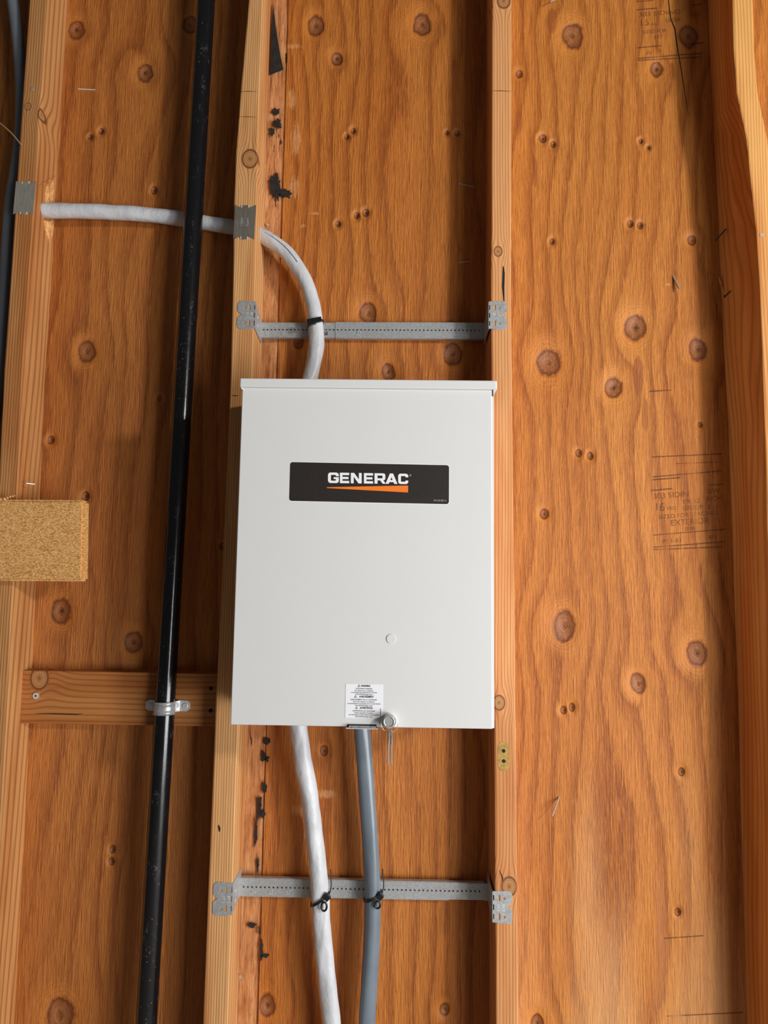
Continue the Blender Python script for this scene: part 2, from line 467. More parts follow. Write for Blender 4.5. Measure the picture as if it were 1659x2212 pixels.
def stamp_mat():
    b = NB('faded_ink'); p = b.pos()
    f = b.noise(p, (90, 0, 60), detail=3, rough=.6); g = b.noise(p, (14, 0, 12), (4, 0, 9), 2)
    tr = b.n('ShaderNodeBsdfTransparent'); mx = b.n('ShaderNodeMixShader')
    a = b.M('MULTIPLY', b.M('MULTIPLY', b.step(f, .22, .48), b.step(g, .28, .46)), .52)
    b.put(mx.inputs[0], a)
    b.t.links.new(tr.outputs[0], mx.inputs[1]); b.t.links.new(b.b.outputs[0], mx.inputs[2])
    b.t.links.new(mx.outputs[0], b.out.inputs[0])
    return b.done((.10, .035, .012), .8)
m_stamp = stamp_mat()

# ------------------------------------------------------------------ the wall
ZT = 3.15
D = .092
wall = thing('wall_back', 'stud wall with orange plywood sheathing', None, (0, 0, 0), kind='structure')
S1 = [P(x, y, -D) for x, y in ((63, 0), (42, 300), (22, 600), (8, 800), (-6, 1100), (-32, 1600), (-66, 2212))]
S2 = [P(x, y, -D) for x, y in ((537, 0), (519, 200), (509, 330), (505, 440), (502, 640), (498, 800), (487, 1060), (477, 1300), (466, 1500), (461, 1640), (450, 1900), (438, 2212))]
S3 = [P(x, y, -D) for x, y in ((1063, 0), (1062, 300), (1060, 640), (1062, 900), (1065, 1220), (1068, 1700), (1071, 2212))]

def stud(name, front, w, mat, depth=D, back=None, label=None, right=None):
    """front: front-left edge points, top to bottom; back: rear-left x at the same levels"""
    fr = list(front); rt = [p.x for p in right] if right else [p.x + w for p in fr]
    bk = back or [x - w for x in rt]
    rt = [rt[0]] + rt + [rt[-1]]
    fr = [Vector((fr[0].x, 0, ZT))] + fr + [Vector((fr[-1].x, 0, .0))]
    bk = [bk[0]] + list(bk) + [bk[-1]]
    bm = bmesh.new(); rings = []
    e = .0035
    for p, xb, xr in zip(fr, bk, rt):
        x, z = p.x, p.z
        rings.append([bm.verts.new(c) for c in ((xb, 0, z), (x, -depth + e, z), (x + e * .3, -depth + e * .3, z), (x + e, -depth, z), (xr - e, -depth, z),
                                                (xr - e * .3, -depth + e * .3, z), (xr, -depth + e, z), (xb + w, 0, z))])
    for A, B in zip(rings, rings[1:]):
        for k in range(8): bm.faces.new((A[k], B[k], B[(k + 1) % 8], A[(k + 1) % 8]))
    bm.faces.new(rings[0]); bm.faces.new(rings[-1][::-1])
    bmesh.ops.recalc_face_normals(bm, faces=bm.faces[:])
    return obj(name, bm, mat, wall, label=label)

W1, W2, W3, W4 = .043, .0475, .045, .047
stud('stud', S1, W1, m_stud1)
S2R = [P(x, y, -D) for x, y in ((568, 0), (561, 200), (557, 330), (555, 440), (551, 640), (546, 800), (537, 1060), (527, 1300), (519, 1500), (513, 1640), (503, 1900), (491, 2212))]
stud('stud', S2, W2, m_stud2, right=S2R)
stud('stud', S3, W3, m_stud3)
ys4 = [0, 100, 200, 300, 400, 500, 620, 900, 1150, 1600, 2212]
f4 = [1582, 1584, 1591, 1612, 1622, 1633, 1641, 1651, 1658, 1672, 1690]
b4 = [1529, 1534, 1539, 1544, 1549, 1553, 1558, 1573, 1582, 1597, 1614]
D4 = .115
F4 = [P(x, y, -D4) for x, y in zip(f4, ys4)]
B4 = [P(x, y, 0).x for x, y in zip(b4, ys4)]
stud('stud', F4, W4, m_stud4, D4, B4, label='twisted stud with a wany edge')

xs1 = sum(p.x for p in S1) / len(S1); xs2 = sum(p.x for p in S2) / len(S2); xs3 = sum(p.x for p in S3) / len(S3)
xlap = P(612, 400, 0).x
x4 = sum(B4) / len(B4) + W4 / 2
XL, XR = -2.3, 2.4
def sheet(cuts, mats, t=.015):
    """one plywood sheet, its face split at stud lines and height zones that carry the veneer figure"""
    bm = bmesh.new(); nz = len(ZONES)
    g = [[bm.verts.new((x, 0, z)) for z in ZONES] for x in cuts]
    k = [[bm.verts.new((x, t, z)) for z in ZONES] for x in cuts]
    for i in range(len(cuts) - 1):
        for j in range(nz - 1):
            m = i * (nz - 1) + j
            bm.faces.new((g[i][j], g[i + 1][j], g[i + 1][j + 1], g[i][j + 1])).material_index = m
            bm.faces.new((k[i][j], k[i][j + 1], k[i + 1][j + 1], k[i + 1][j])).material_index = m
    for i, sgn in ((0, 1), (len(cuts) - 1, -1)):
        for j in range(nz - 1): bm.faces.new((g[i][j], g[i][j + 1], k[i][j + 1], k[i][j]))
    for j in (0, nz - 1):
        for i in range(len(cuts) - 1): bm.faces.new((g[i][j], g[i + 1][j], k[i + 1][j], k[i][j]))
    bmesh.ops.recalc_face_normals(bm, faces=bm.faces[:])
    return obj('plywood_sheet', bm, sum(mats, []), wall)
sheet([XL, xs1 + .02, xs2 + .03], [m_ply0, m_ply1])
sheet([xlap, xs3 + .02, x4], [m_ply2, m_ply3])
sheet([x4 + .001, XR], [m_ply0])
# shiplap tongue of the left sheet, bared where the face veneer is torn away
bm = bmesh.new()
random.seed(5)
nz = 240; nx = 6
grid = []
for j in range(nz + 1):
    z = ZT * j / nz; row = []
    for i in range(nx + 1):
        x = xs2 + .03 + (xlap + .004 - xs2 - .03) * i / nx
        if i == nx: x += .004 * noise.noise(Vector((3, 0, z * 14)))
        y = .003 + .004 * noise.noise(Vector((x * 60, 1, z * 9))) + (.002 if i == nx else 0)
        row.append(bm.verts.new((x, y, z)))
    grid.append(row)
for j in range(nz):
    for i in range(nx): bm.faces.new((grid[j][i], grid[j][i + 1], grid[j + 1][i + 1], grid[j + 1][i]))
obj('torn_lap_strip', bm, m_torn, wall, smooth=True, label='torn splintered plywood lap with black patches')
obj('building_paper', prism([P(590, 8, -.0022), P(596, 60, -.0022), P(604, 110, -.0022), P(612, 150, -.0022), P(598, 155, -.0022), P(583, 162, -.0022), P(586, 80, -.0022)], (0, .001, 0)),
    m_tar, wall, label='black tar paper showing through the gap')
# black torn patches in the lap
def blotch(cx, cy, w, h, seed, n=44, Y=-.0022):
    pts = []
    for k in range(n):
        a = 2 * PI * k / n
        r = 1 + .6 * noise.noise(Vector((math.cos(a) * 1.7 + seed, math.sin(a) * 1.7, seed))) + .55 * noise.noise(Vector((math.cos(a) * 7 + seed, math.sin(a) * 7, seed)))
        pts.append(P(cx + w * r * math.cos(a), cy + h * r * math.sin(a), Y))
    return prism(pts, (0, .001, 0))
for i, (cx, cy, w, h) in enumerate([(597, 241, 9, 6), (600, 267, 10, 8), (588, 283, 6, 8), (596, 402, 11, 28), (617, 418, 12, 9), (575, 1601, 7, 7), (569, 1634, 5, 11), (577, 1640, 4, 6), (572, 1702, 5, 12), (560, 1742, 4, 24),
                                    (568, 1758, 5, 9), (553, 1800, 3.5, 28), (557, 1868, 2.6, 18), (545, 1999, 8, 5), (560, 2012, 2, 9), (565, 2052, 3.5, 22), (573, 2064, 8, 4), (505, 2165, 1.8, 26)]):
    obj('torn_patch', blotch(cx, cy, w, h, i * 3.7), m_tar, wall)

# printed grade stamps on the right-hand sheet
def stamp_lines(parent, items, rects, name):
    bm = bmesh.new()
    for txt, x0, x1, yb, hpx in items:
        o = P(x0, yb, -.0007); e = P(x1, yb - (x1 - x0) * .075, -.0007)
        d = (e - o); s = hpx / 960 / .72
        cu = bpy.data.curves.new('t', 'FONT'); cu.body = txt; cu.size = s
        me = curve2mesh(cu)
        wid = max((v.co.x for v in me.vertices), default=1) or 1
        b2 = bmesh.new(); b2.from_mesh(me); bpy.data.meshes.remove(me)
        for v in b2.verts: v.co = o + d * (v.co.x / wid) + Vector((0, 0, v.co.y))
        bm = join(bm, b2)
    for x0, y0, x1, y1, h in rects:
        q = [bm.verts.new(P(*c, -.0007)) for c in ((x0, y0 + h), (x1, y1 + h), (x1, y1), (x0, y0))]
        bm.faces.new(q)
    obj(name, bm, m_stamp, parent)
stamp_lines(wall, [('303 SIDING', 1411, 1502, 1078, 12), ('S/W', 1528, 1556, 1066, 10), ('19/32', 1473, 1513, 1089, 11), ('INCH', 1526, 1556, 1083, 11), ('16', 1414, 1436, 1105, 19), ('oc', 1441, 1460, 1102, 11),
                   ('GROUP', 1475, 1518, 1103, 10), ('1', 1528, 1533, 1101, 12), ('SIZED FOR SPACING', 1423, 1548, 1121, 9), ('EXTERIOR', 1449, 1532, 1136, 13), ('000', 1480, 1500, 1146, 8), ('PS 1-83', 1431, 1472, 1174, 9), ('APA', 1530, 1552, 1165, 9)],
            [(1408, 986, 1560, 979, 2.5), (1460, 1001, 1555, 997, 1.6), (1409, 1029, 1558, 1016, 2.5), (1409, 1035, 1470, 1030, 3), (1408, 1058, 1452, 1054, 3), (1530, 1047, 1562, 1045, 2),
             (1411, 1155, 1568, 1142, 2), (1411, 1181, 1566, 1169, 2.5), (1411, 1186, 1562, 1180, 2.5), (1403, 844, 1450, 841, 3), (1435, 2026, 1520, 2020, 2.5), (1440, 2194, 1605, 2186, 2.5)], 'grade_stamp')
stamp_lines(wall, [('303 SIDING', 1379, 1470, 36, 11), ('16', 1381, 1402, 56, 16), ('oc', 1405, 1422, 55, 10), ('SIZED FOR', 1388, 1440, 73, 9), ('GROUP', 1438, 1470, 48, 9), ('INCH', 1490, 1512, 36, 9), ('EXT', 1413, 1432, 84, 9), ('PS', 1397, 1408, 118, 8)],
            [(1375, 20, 1420, 16, 2.5), (1375, 2, 1412, 0, 2), (1492, 10, 1516, 8, 2), (1377, 102, 1430, 97, 2.5), (1488, 94, 1520, 91, 2.5), (1378, 125, 1520, 113, 2.5), (1378, 129, 1515, 122, 2.5)], 'grade_stamp')
# long dark check through the upper knot
c = [(1440, -60), (1444, 0), (1449, 40), (1458, 62), (1463, 100), (1470, 140), (1478, 190), (1487, 248)]
bm = bmesh.new()
L = [P(x - 1.3 * (1 - abs(i - 3) / 6), y, -.0006) for i, (x, y) in enumerate(c)]
R = [P(x + 1.3 * (1 - abs(i - 3) / 6), y, -.0006) for i, (x, y) in enumerate(c)]
vl = [bm.verts.new(v) for v in L]; vr = [bm.verts.new(v) for v in R]
for i in range(len(c) - 1): bm.faces.new((vl[i], vl[i + 1], vr[i + 1], vr[i]))
obj('check_crack', bm, m_hole, wall)
# cracks and pencil lines on the studs
def mark(pts, w, Y, mat=m_hole, name='check_crack'):
    bm = bmesh.new(); n = len(pts)
    a = []; b_ = []
    for i, (x, y) in enumerate(pts):
        x1, y1 = pts[min(i + 1, n - 1)]; x0, y0 = pts[max(i - 1, 0)]
        dx, dy = x1 - x0, y1 - y0; l = math.hypot(dx, dy); ww = w * (1 if 0 < i < n - 1 else .35) / 2
        a.append(bm.verts.new(P(x - dy / l * ww, y + dx / l * ww, Y))); b_.append(bm.verts.new(P(x + dy / l * ww, y - dx / l * ww, Y)))
    for i in range(n - 1): bm.faces.new((a[i], a[i + 1], b_[i + 1], b_[i]))
    return obj(name, bm, mat, wall)
mark([(1087, 575), (1088, 590), (1087, 620), (1089, 655)], 5, -D - .0004)
mark([(500, 854), (508, 855), (516, 854)], 2, -D - .0004, name='pencil_line')
mark([(518, 198), (537, 197), (556, 198)], 1.2, -D - .0004, name='pencil_line')
mark([(516, 252), (536, 252), (554, 253)], 1.2, -D - .0004, name='pencil_line')
mark([(1063, 196), (1082, 196), (1105, 197)], 1.4, -D - .0004, name='pencil_line')
mark([(472, 1782), (474, 1790), (474, 1797)], 5, -D - .0004)
mark([(1079, 1880), (1086, 1897), (1085, 1905)], 2.5, -D - .0004)
mark([(78, 1542), (120, 1542), (165, 1543), (178, 1542)], 2.2, -.0385)

# plugged holes in the third stud
h = thing('hole_filler_patch', 'oval yellowed patch with two screw holes on the stud below the white box', 'patch', P(1088, 1655, -D))
c0 = P(1088, 1634, -D - .0006)
obj('patch_plate', plate([rrect(.024, .058, .0115, 6)], .001, lambda u, v, w: (c0.x + u, c0.y + w, c0.z + v)), plain('putty', (.42, .25, .055), .7, var=.25, vs_=150), h)
for y in (1622, 1644):
    obj('screw_hole', disc(P(1088, y, -D - .0006) + Vector((0, .0004, 0)), (0, -1, 0), .0038, .0006, 16), m_hole, h)

def PX(px, py, X):
    d = ROT @ Vector(((px - 829.5) / F, -(py - 1106) / F, -1))
    return CAM + d * ((X - CAM.x) / d.x)
m_split = plain('fresh_split_wood', (.80, .40, .15), .7, var=.35, vs_=160, bump=.6)
for poly in ([(97, 440), (99, 412), (104, 396), (106, 418), (107, 440)], [(106, 440), (109, 402), (115, 388), (116, 415), (114, 440)],
             [(97, 476), (98, 492), (101, 505), (108, 524), (107, 500), (106, 478)], [(106, 478), (109, 490), (113, 512), (116, 488), (115, 476)]):
    X_ = P(poly[0][0], poly[0][1], -.07).x
    X_ = min(S1, key=lambda q: abs(q.z - P(100, poly[0][1], -.07).z)).x + W1 + .0015
    obj('splinter', prism([PX(x, y, X_) for x, y in poly], (-.0035, 0, 0)), m_split, wall)
X_ = S1[1].x + W1 + .002
obj('splinter', prism([PX(85, 401, X_), PX(99, 391, X_), PX(121, 379, X_), PX(118, 385, X_), PX(100, 396, X_)], (-.003, 0, 0)), m_stud1, wall)

# floor of the garage
obj('floor', bx(XL, XR, -4.2, .02, -.06, 0), m_floor)['kind'] = 'structure'

# ------------------------------------------------------------------ blocking board
BT = .038
zt = (P(60, 1449, -BT).z + P(466, 1455, -BT).z) / 2; zb = (P(50, 1561, -BT).z + P(462, 1571, -BT).z) / 2
xa = P(45, 1500, -BT).x; xb = P(470, 1500, -D).x - .0005
blk = thing('blocking_board', 'short horizontal board between studs carrying the black pipe clamp', 'board', ((xa + xb) / 2, -BT / 2, zb))
obj('board', bx(xa, xb, -BT, -.0005, zb, zt, .0018, 2), m_block, blk)
q = P(78, 1503, -BT)
sc = obj('screw', disc(q, (0, -1, 0), .0065, .002, 20), m_zinc, blk)
obj('screw_recess', disc(q + Vector((0, -.002, 0)), (0, -1, 0), .0022, .0003, 6), m_hole, sc)
for x, y in ((456, 1487), (455, 1535)):
    obj('nail_hole', disc(P(x, y, -BT), (0, -1, 0), .0045, .0004, 12), m_hole, blk)

# rough-sawn board across the left stud
RB = -D - .030
a, b_, c, d_ = P(181, 1080, RB), P(178, 1256, RB), P(-90, 1254, RB), P(-90, 1078, RB)
bm = prism([a, b_, c, d_], (0, .0295, 0))
bmesh.ops.bevel(bm, geom=list(bm.edges), offset=.005, segments=2, affect='EDGES')
o = obj('rough_sawn_board', bm, m_rough, origin=P(60, 1254, RB + .015))
tag(o, 'fuzzy rough-sawn tan board end fixed across the left stud', 'board')
for s_ in range(1):
    bm = tube(spline([P(-10, 1079, RB + .008), P(8, 1078, RB + .004), P(20, 1073, RB + .002), P(32, 1071, RB)], 6), lambda i, t, an: .0035 * (1 - .5 * t) * (1 + .3 * math.sin(i * 2.1)), 8)
    tag(obj('wood_splinter', bm, m_rough, origin=P(10, 1079, RB + .008)), 'curled pale splinter on top of the rough-sawn board', 'splinter')

# ------------------------------------------------------------------ black pipe
PR = .0211; PY = -BT - PR - .001
pc = [(444, 0), (410, 600), (386, 1040), (349.5, 1640), (315, 2212)]
pp = [P(x, y, PY) for x, y in pc]
mx = sum(p.x for p in pp) / 5; mz = sum(p.z for p in pp) / 5
sl = sum((p.x - mx) * (p.z - mz) for p in pp) / sum((p.z - mz) ** 2 for p in pp)
def pipe_at(z): return Vector((mx + sl * (z - mz), PY, z))
bm = tube([pipe_at(z) for z in [i * ZT / 60 for i in range(61)]], PR, 48)
tag(obj('gas_pipe', bm, m_pipe, smooth=True, origin=pipe_at(0)), 'tall black iron pipe running up the left bay', 'pipe')

# pipe strap
zc = P(361, 1528, PY).z
st = thing('pipe_strap', 'shiny two-hole zinc strap clamping the black pipe to the board', 'pipe strap', pipe_at(zc) + Vector((0, PR + .0005, 0)))
pcx = pipe_at(zc)
def saddle():
    bm = bmesh.new(); hh = .0135; n = 28; m = 14; rows = []
    for j in range(m + 1):
        z = zc - hh + 2 * hh * j / m
        rib = .0012 * (1 if abs((j / m) - .5) < .12 else 0) + .0008 * math.cos(j / m * 6 * PI)
        row = []
        for i in range(n + 1):
            a = math.radians(-8 - (164) * i / n)
            r = PR + .0022 + rib
            row.append(bm.verts.new((pcx.x + r * math.cos(a), pcx.y + r * math.sin(a), z)))
        rows.append(row)
    for j in range(m):
        for i in range(n): bm.faces.new((rows[j][i], rows[j][i + 1], rows[j + 1][i + 1], rows[j + 1][i]))
    geom = bmesh.ops.solidify(bm, geom=bm.faces[:], thickness=.0014)
    bmesh.ops.recalc_face_normals(bm, faces=bm.faces[:])
    return bm
obj('saddle', saddle(), m_zinc, st, smooth=True)
for sgn in (-1, 1):
    # tab: a foot flat on the board with an eared end and a sloping neck up to the saddle
    w0 = PR - .002; w1 = PR + .0275; hh = .0115; ys_ = -BT - .002
    out = [(w0 + .006, -hh), (w1 - .007, -hh), (w1 - .001, -hh * .6), (w1, 0), (w1 - .001, hh * .6), (w1 - .007, hh), (w0 + .006, hh)]
    bm = plate([out], .0017, lambda u, v, w: (pcx.x + sgn * u, ys_ + w, zc + v))
    bm = join(bm, prism([(pcx.x + sgn * (w0 + .0065), ys_, zc - hh), (pcx.x + sgn * (w0 + .0065), ys_ + .0016, zc - hh), (pcx.x + sgn * w0, ys_ - .012, zc - hh), (pcx.x + sgn * (w0 + .0014), ys_ - .013, zc - hh)], (0, 0, 2 * hh)))
    tb = obj('tab', bm, m_zinc, st)
    q = Vector((pcx.x + sgn * (PR + .0165), -BT - .002, zc))
    s2 = obj('screw', disc(q, (0, -1, 0), .0062, .0032, 20, r2=.005), m_zinc, tb, smooth=False)

# ------------------------------------------------------------------ telescoping mounting brackets
def bracket(name, label, xl_top, flange_l, flange_r, bar_l, bar_r, split, low):
    """flange_* = (px fold, py top, py bottom); bar_* = (px, py top, py bottom); split = px where the outer bar begins"""
    BY = -.022; FY = -D - .0012
    root = thing(name, label, 'bracket', (P(bar_l[0], bar_l[1], BY) + P(bar_r[0], bar_r[2], BY)) / 2, 'telescoping brackets between the studs')
    L0, L1 = P(bar_l[0], bar_l[1], BY), P(bar_l[0], bar_l[2], BY)
    R0, R1 = P(bar_r[0], bar_r[1], BY), P(bar_r[0], bar_r[2], BY)
    def lerp(t): return L0.lerp(R0, t), L1.lerp(R1, t)
    def bar(nm, t0, t1, grow, ybump):
        a0, a1 = lerp(t0); b0, b1 = lerp(t1)
        up = Vector((0, 0, grow)); yy = Vector((0, -ybump, 0)); bk = Vector((0, .012, 0))
        # channel section: face, top flange, bottom flange
        bm = bmesh.new()
        f = [a0 + up + yy, b0 + up + yy, b1 - up + yy, a1 - up + yy]
        vv = [bm.verts.new(p) for p in f]
        tb = [bm.verts.new(f[0] + bk), bm.verts.new(f[1] + bk)]; bb = [bm.verts.new(f[3] + bk), bm.verts.new(f[2] + bk)]
        bm.faces.new(vv); bm.faces.new((vv[0], tb[0], tb[1], vv[1])); bm.faces.new((vv[3], vv[2], bb[1], bb[0]))
        bmesh.ops.recalc_face_normals(bm, faces=bm.faces[:])
        bmesh.ops.bevel(bm, geom=[e for e in bm.edges if len(e.link_faces) == 2], offset=.0012, segments=2, affect='EDGES')
        bmesh.ops.solidify(bm, geom=bm.faces[:], thickness=.001)
        bmesh.ops.recalc_face_normals(bm, faces=bm.faces[:])
        return obj(nm, bm, m_galv, root)
    ts = (split - bar_l[0]) / (bar_r[0] - bar_l[0])
    if low:   # outer sleeve on the left over the inner bar
        bar('outer_bar', 0, ts, .0012, .0012); bar('inner_bar', ts - .02, 1, 0, 0)
    else:
        bar('inner_bar', 0, ts + .02, 0, 0); bar('outer_bar', ts, 1, .0012, .0012)
    # row of punched holes and inch marks
    bm = bmesh.new(); n = 56
    for i in range(n):
        t = .015 + .965 * i / (n - 1)
        a0, a1 = lerp(t); c = a0.lerp(a1, .47 if low else .5)
        bm = disc(c + Vector((0, -.0024, 0)), (0, 1, 0), .0015, .0008, 8, bm)
    obj('punched_holes', bm, m_hole, root)['kind'] = 'stuff'
    bm = bmesh.new()
    for i in range(4):
        t = (.06, .13, .20, .27)[i] if low else (.035, .105, .30, .30)[i]
        a0, a1 = lerp(t); c = a0.lerp(a1, .60 if low else .62) + Vector((0, -.0024, 0))
        bm = bx(c.x, c.x + .0012, c.y, c.y + .0004, c.z - .008, c.z, bm=bm)
        bm = bx(c.x - .006, c.x, c.y, c.y + .0004, c.z - .008, c.z - .007, bm=bm)
        s_ = ('13', '12', '10', '11')[i] if low else ('12', '12', '10', '10')[i]
        bm = text_bm(s_, .0062, lambda u, v, w: (c.x - .0015 - v, c.y + w * .5, c.z - .007 + u), .0004, .0001, bm=bm)
    t = .455 if low else .44
    a0, a1 = lerp(t); c = a0.lerp(a1, .68) + Vector((0, -.0026, 0))
    for (u0, u1, v0, v1) in ((-.004, .004, .0034, .0042), (-.004, .004, -.0042, -.0034), (.0032, .004, -.004, .004), (-.002, -.001, -.003, .003), (0, .001, -.003, .003)):
        bm = bx(c.x + u0, c.x + u1, c.y, c.y + .0004, c.z + v0, c.z + v1, bm=bm)
    obj('inch_marks', bm, m_zinc, root)['kind'] = 'stuff'
    for sgn, fl, e0, e1 in ((-1, flange_l, L0, L1), (1, flange_r, R0, R1)):
        fx, y0, y1 = fl
        T = P(fx, y0, FY); B = P(fx, y1, FY); H = T.z - B.z; cz = (T.z + B.z) / 2; fxw = (T.x + B.x) / 2
        Wd = .0385
        h2 = H / 2; r = .009
        # B-shaped outline, u outward from fold
        out = [(0, h2 - .001)]
        for k in range(7): a = math.radians(90 - 90 * k / 6); out.append((Wd - r + r * math.cos(a), h2 - r + r * math.sin(a)))
        out += [(Wd, .0085), (Wd - .0085, .001), (Wd, -.0065)]
        for k in range(7): a = math.radians(-90 * k / 6); out.append((Wd - r + r * math.cos(a), -h2 + r + r * math.sin(a)))
        out += [(.010, -h2), (.009, -h2 + .002), (0, -h2 + .002)]
        # fold notches cut along the bend
        out2 = out[:]
        for yk in (-.018, 0, .018):
            out2 += [(0, yk - .0055), (.0022, yk - .005), (.0022, yk + .005), (0, yk + .0055)]
        holes = [circ(.0225, .0165, .0028), circ(.0225, -.0185, .0028), rrect(.004, .0125, .0018, 4, .0125, .0175), rrect(.004, .0125, .0018, 4, .0125, -.018)]
        mp = lambda u, v, w: (fxw + sgn * u, FY + w, cz + v)
        fo = obj('flange', plate([out2] + holes, .0011, mp), m_galv, root)
        bm = bmesh.new()
        for s_, uu in (('2 1/8', .0075), ('2 1/2', .0175)):
            if sgn > 0: mm = lambda u, v, w: (fxw + uu + .0035 - v + .002, FY - .0003 + w, cz - .008 + u)
            else: mm = lambda u, v, w: (fxw - uu + .003 - v, FY - .0003 + w, cz - .008 + u)
            bm = text_bm(s_, .0068, mm, .0004, .00012, bm=bm)
        obj('stamped_numbers', bm, m_zinc, fo)
        # side plate running back along the stud to the bar
        ft, fb = Vector((fxw, FY, cz + h2 - .002)), Vector((fxw, FY, cz - h2 + .002))
        ex = Vector((fxw, 0, 0)).x
        ext = Vector((ex, -.016, e0.z)); exb = Vector((ex, -.016, e1.z))
        if low: ext.z = e0.z + .020
        else: exb.z = e1.z - .012
        bm = prism([ft, ext, exb, fb] , (-sgn * .0012, 0, 0))
        sp = obj('side_plate', bm, m_galv, root)
        # return lip joining side plate and bar
        lip = prism([Vector((ex, -.0235, e0.z)), Vector((e0.x, -.0235, e0.z)), Vector((e1.x, -.0235, e1.z)), Vector((ex, -.0235, e1.z))], (0, .0012, 0))
        obj('return_lip', lip, m_galv, sp)
        for v_ in (.008, -.006):
            q = ft.lerp(ext, .35); q.z = cz + v_ - .006
            obj('eyelet', disc(q + Vector((-sgn * .0013, 0, v_ * .4)), (-sgn, 0, 0), .0036, .0006, 14), m_zinc, sp)
    return root
bracket('telescoping_bracket', 'upper galvanised telescoping bracket above the white box', 0, (550.5, 650, 711), (1056.5, 650, 712), (563, 696, 729), (1044, 698, 731), 725, False)
bracket('telescoping_bracket', 'lower galvanised telescoping bracket below the white box, holding both lower cables', 0, (501, 1906, 1979), (1065, 1924, 1995), (519, 1897, 1935), (1046, 1908, 1945), 970, True)

# ------------------------------------------------------------------ nail plates
def nail_plate(cx, cy, w, h, lab, text, mat):
    c = P(cx, cy, -D - .0013)
    root = thing('nail_plate', lab, 'nail plate', c + Vector((0, .0013, -h / 2)), 'steel nail plates on the studs')
    a, b2 = w / 2, h / 2
    out = [(-a, b2), (-a * .55, b2 - .005), (-a * .36, b2 - .004), (-a * .33, b2), (-a * .2, b2 - .001), (a * .2, b2 - .001), (a * .33, b2), (a * .36, b2 - .004), (a * .55, b2 - .005), (a, b2),
           (a, -b2), (a * .5, -b2 + .0055), (a * .34, -b2 + .005), (a * .3, -b2), (-a * .3, -b2), (-a * .34, -b2 + .005), (-a * .5, -b2 + .0055), (-a, -b2)]
    obj('plate', plate([out], .0013, lambda u, v, ww: (c.x + u + v * .02, c.y + ww, c.z + v)), mat, root)
    for u, v in ((-.34, 1), (.34, 1), (-.32, -1), (.32, -1)):
        q = Vector((c.x + u * a, c.y - .0004, c.z + v * (b2 - .0035)))
        obj('prong', bx(q.x - .0012, q.x + .0012, q.y, q.y + .0025, q.z - .003, q.z + .003, .0004), m_zinc, root)
    if text:
        bm = bmesh.new()
        for s_, u in text:
            bm = text_bm(s_, .0075, lambda uu, vv, ww: (c.x + u - vv, c.y - .0002 + ww, c.z - .010 + uu), .0003, .0001, bm=bm)
        obj('embossed_text', bm, m_galv, root)
    return root
nail_plate(52.5, 427, .0445, .079, 'plain steel nail plate on the left stud, level with the white cable', None, m_galv3)
nail_plate(528.5, 479.5, .0465, .0805, 'darker embossed steel nail plate on the stud beside the bent white cable', [('1100A', -.004), ('Guard', .0085)], m_galv2)

# ------------------------------------------------------------------ cables
CAB = {}
def cable(name, pts, Ys, r, mat, lab, squash=1.0, wr=.0, seed=0., n=14, seg=36, grp=None, lobe=0.):
    path = spline([P(x, y, Y) for (x, y), Y in zip(pts, Ys)], n)
    def rad(i, t, an):
        p = path[i]
        k = 1 + wr * noise.noise(Vector((p.x * 22 + seed, math.cos(an) * 1.1 + seed, p.z * 22 + math.sin(an) * 1.1)))
        k += wr * .9 * (1 - abs(math.sin(an * .5 + seed + i * .035))) ** 6
        k += lobe * math.cos(3 * an + i * .055 + seed)
        c, s = math.cos(an), math.sin(an) * squash
        return r * k * math.hypot(c, s)
    o = obj(name, tube(path, rad, seg), mat, smooth=True, origin=path[-1])
    tag(o, lab, 'cable', grp)
    CAB[tuple(path[0])] = o
    return path
wtop = cable('power_cable', [(40, 452), (95, 455), (160, 456), (250, 459), (330, 465), (400, 474), (460, 484), (505, 491), (548, 503), (580, 517), (620, 548), (655, 598), (674, 650), (682, 700), (683, 750), (673, 805), (660, 850), (655, 880)],
             [-.05, -.048, -.042, -.032, -.024, -.0215, -.025, -.033, -.038, -.042, -.043, -.043, -.043, -.043, -.043, -.043, -.043, -.043],
             .0168, m_wcable, 'white jacketed cable crossing the left bay and curving down into the box top', .96, .07, 1.0)
wlow = cable('power_cable', [(636, 1520), (645, 1570), (655, 1640), (667, 1710), (678, 1800), (687, 1880), (691, 1940), (695, 2000), (703, 2080), (712, 2160), (722, 2260), (728, 2330)],
             [-.05, -.047, -.048, -.047, -.047, -.047, -.047, -.047, -.047, -.047, -.047, -.047], .0185, m_wcable, 'white wrinkled cable running down from the box bottom', .9, .08, 5.0, lobe=.045)
glow = cable('power_cable', [(775, 1520), (781, 1570), (787, 1640), (793, 1720), (799, 1800), (803, 1870), (805, 1930), (804, 2000), (800, 2080), (795, 2160), (790, 2260), (788, 2330)],
             [-.05, -.048, -.046, -.045, -.045, -.045, -.045, -.045, -.045, -.045, -.045, -.045], .0172, m_gcable, 'glossy blue-grey cable running down from the box bottom', .95, .015, 9.0, lobe=.04)
cable('power_cable', [(10, -80), (27, 0), (40, 100), (47, 200), (44, 300), (33, 380), (22, 450), (17, 520), (13, 600), (7, 700), (-2, 820), (-25, 1000), (-60, 1300)],
      [-.05] * 13, .0135, m_gcable2, 'grey cable arching behind the left stud at the photo edge', 1, .01, 3.0)
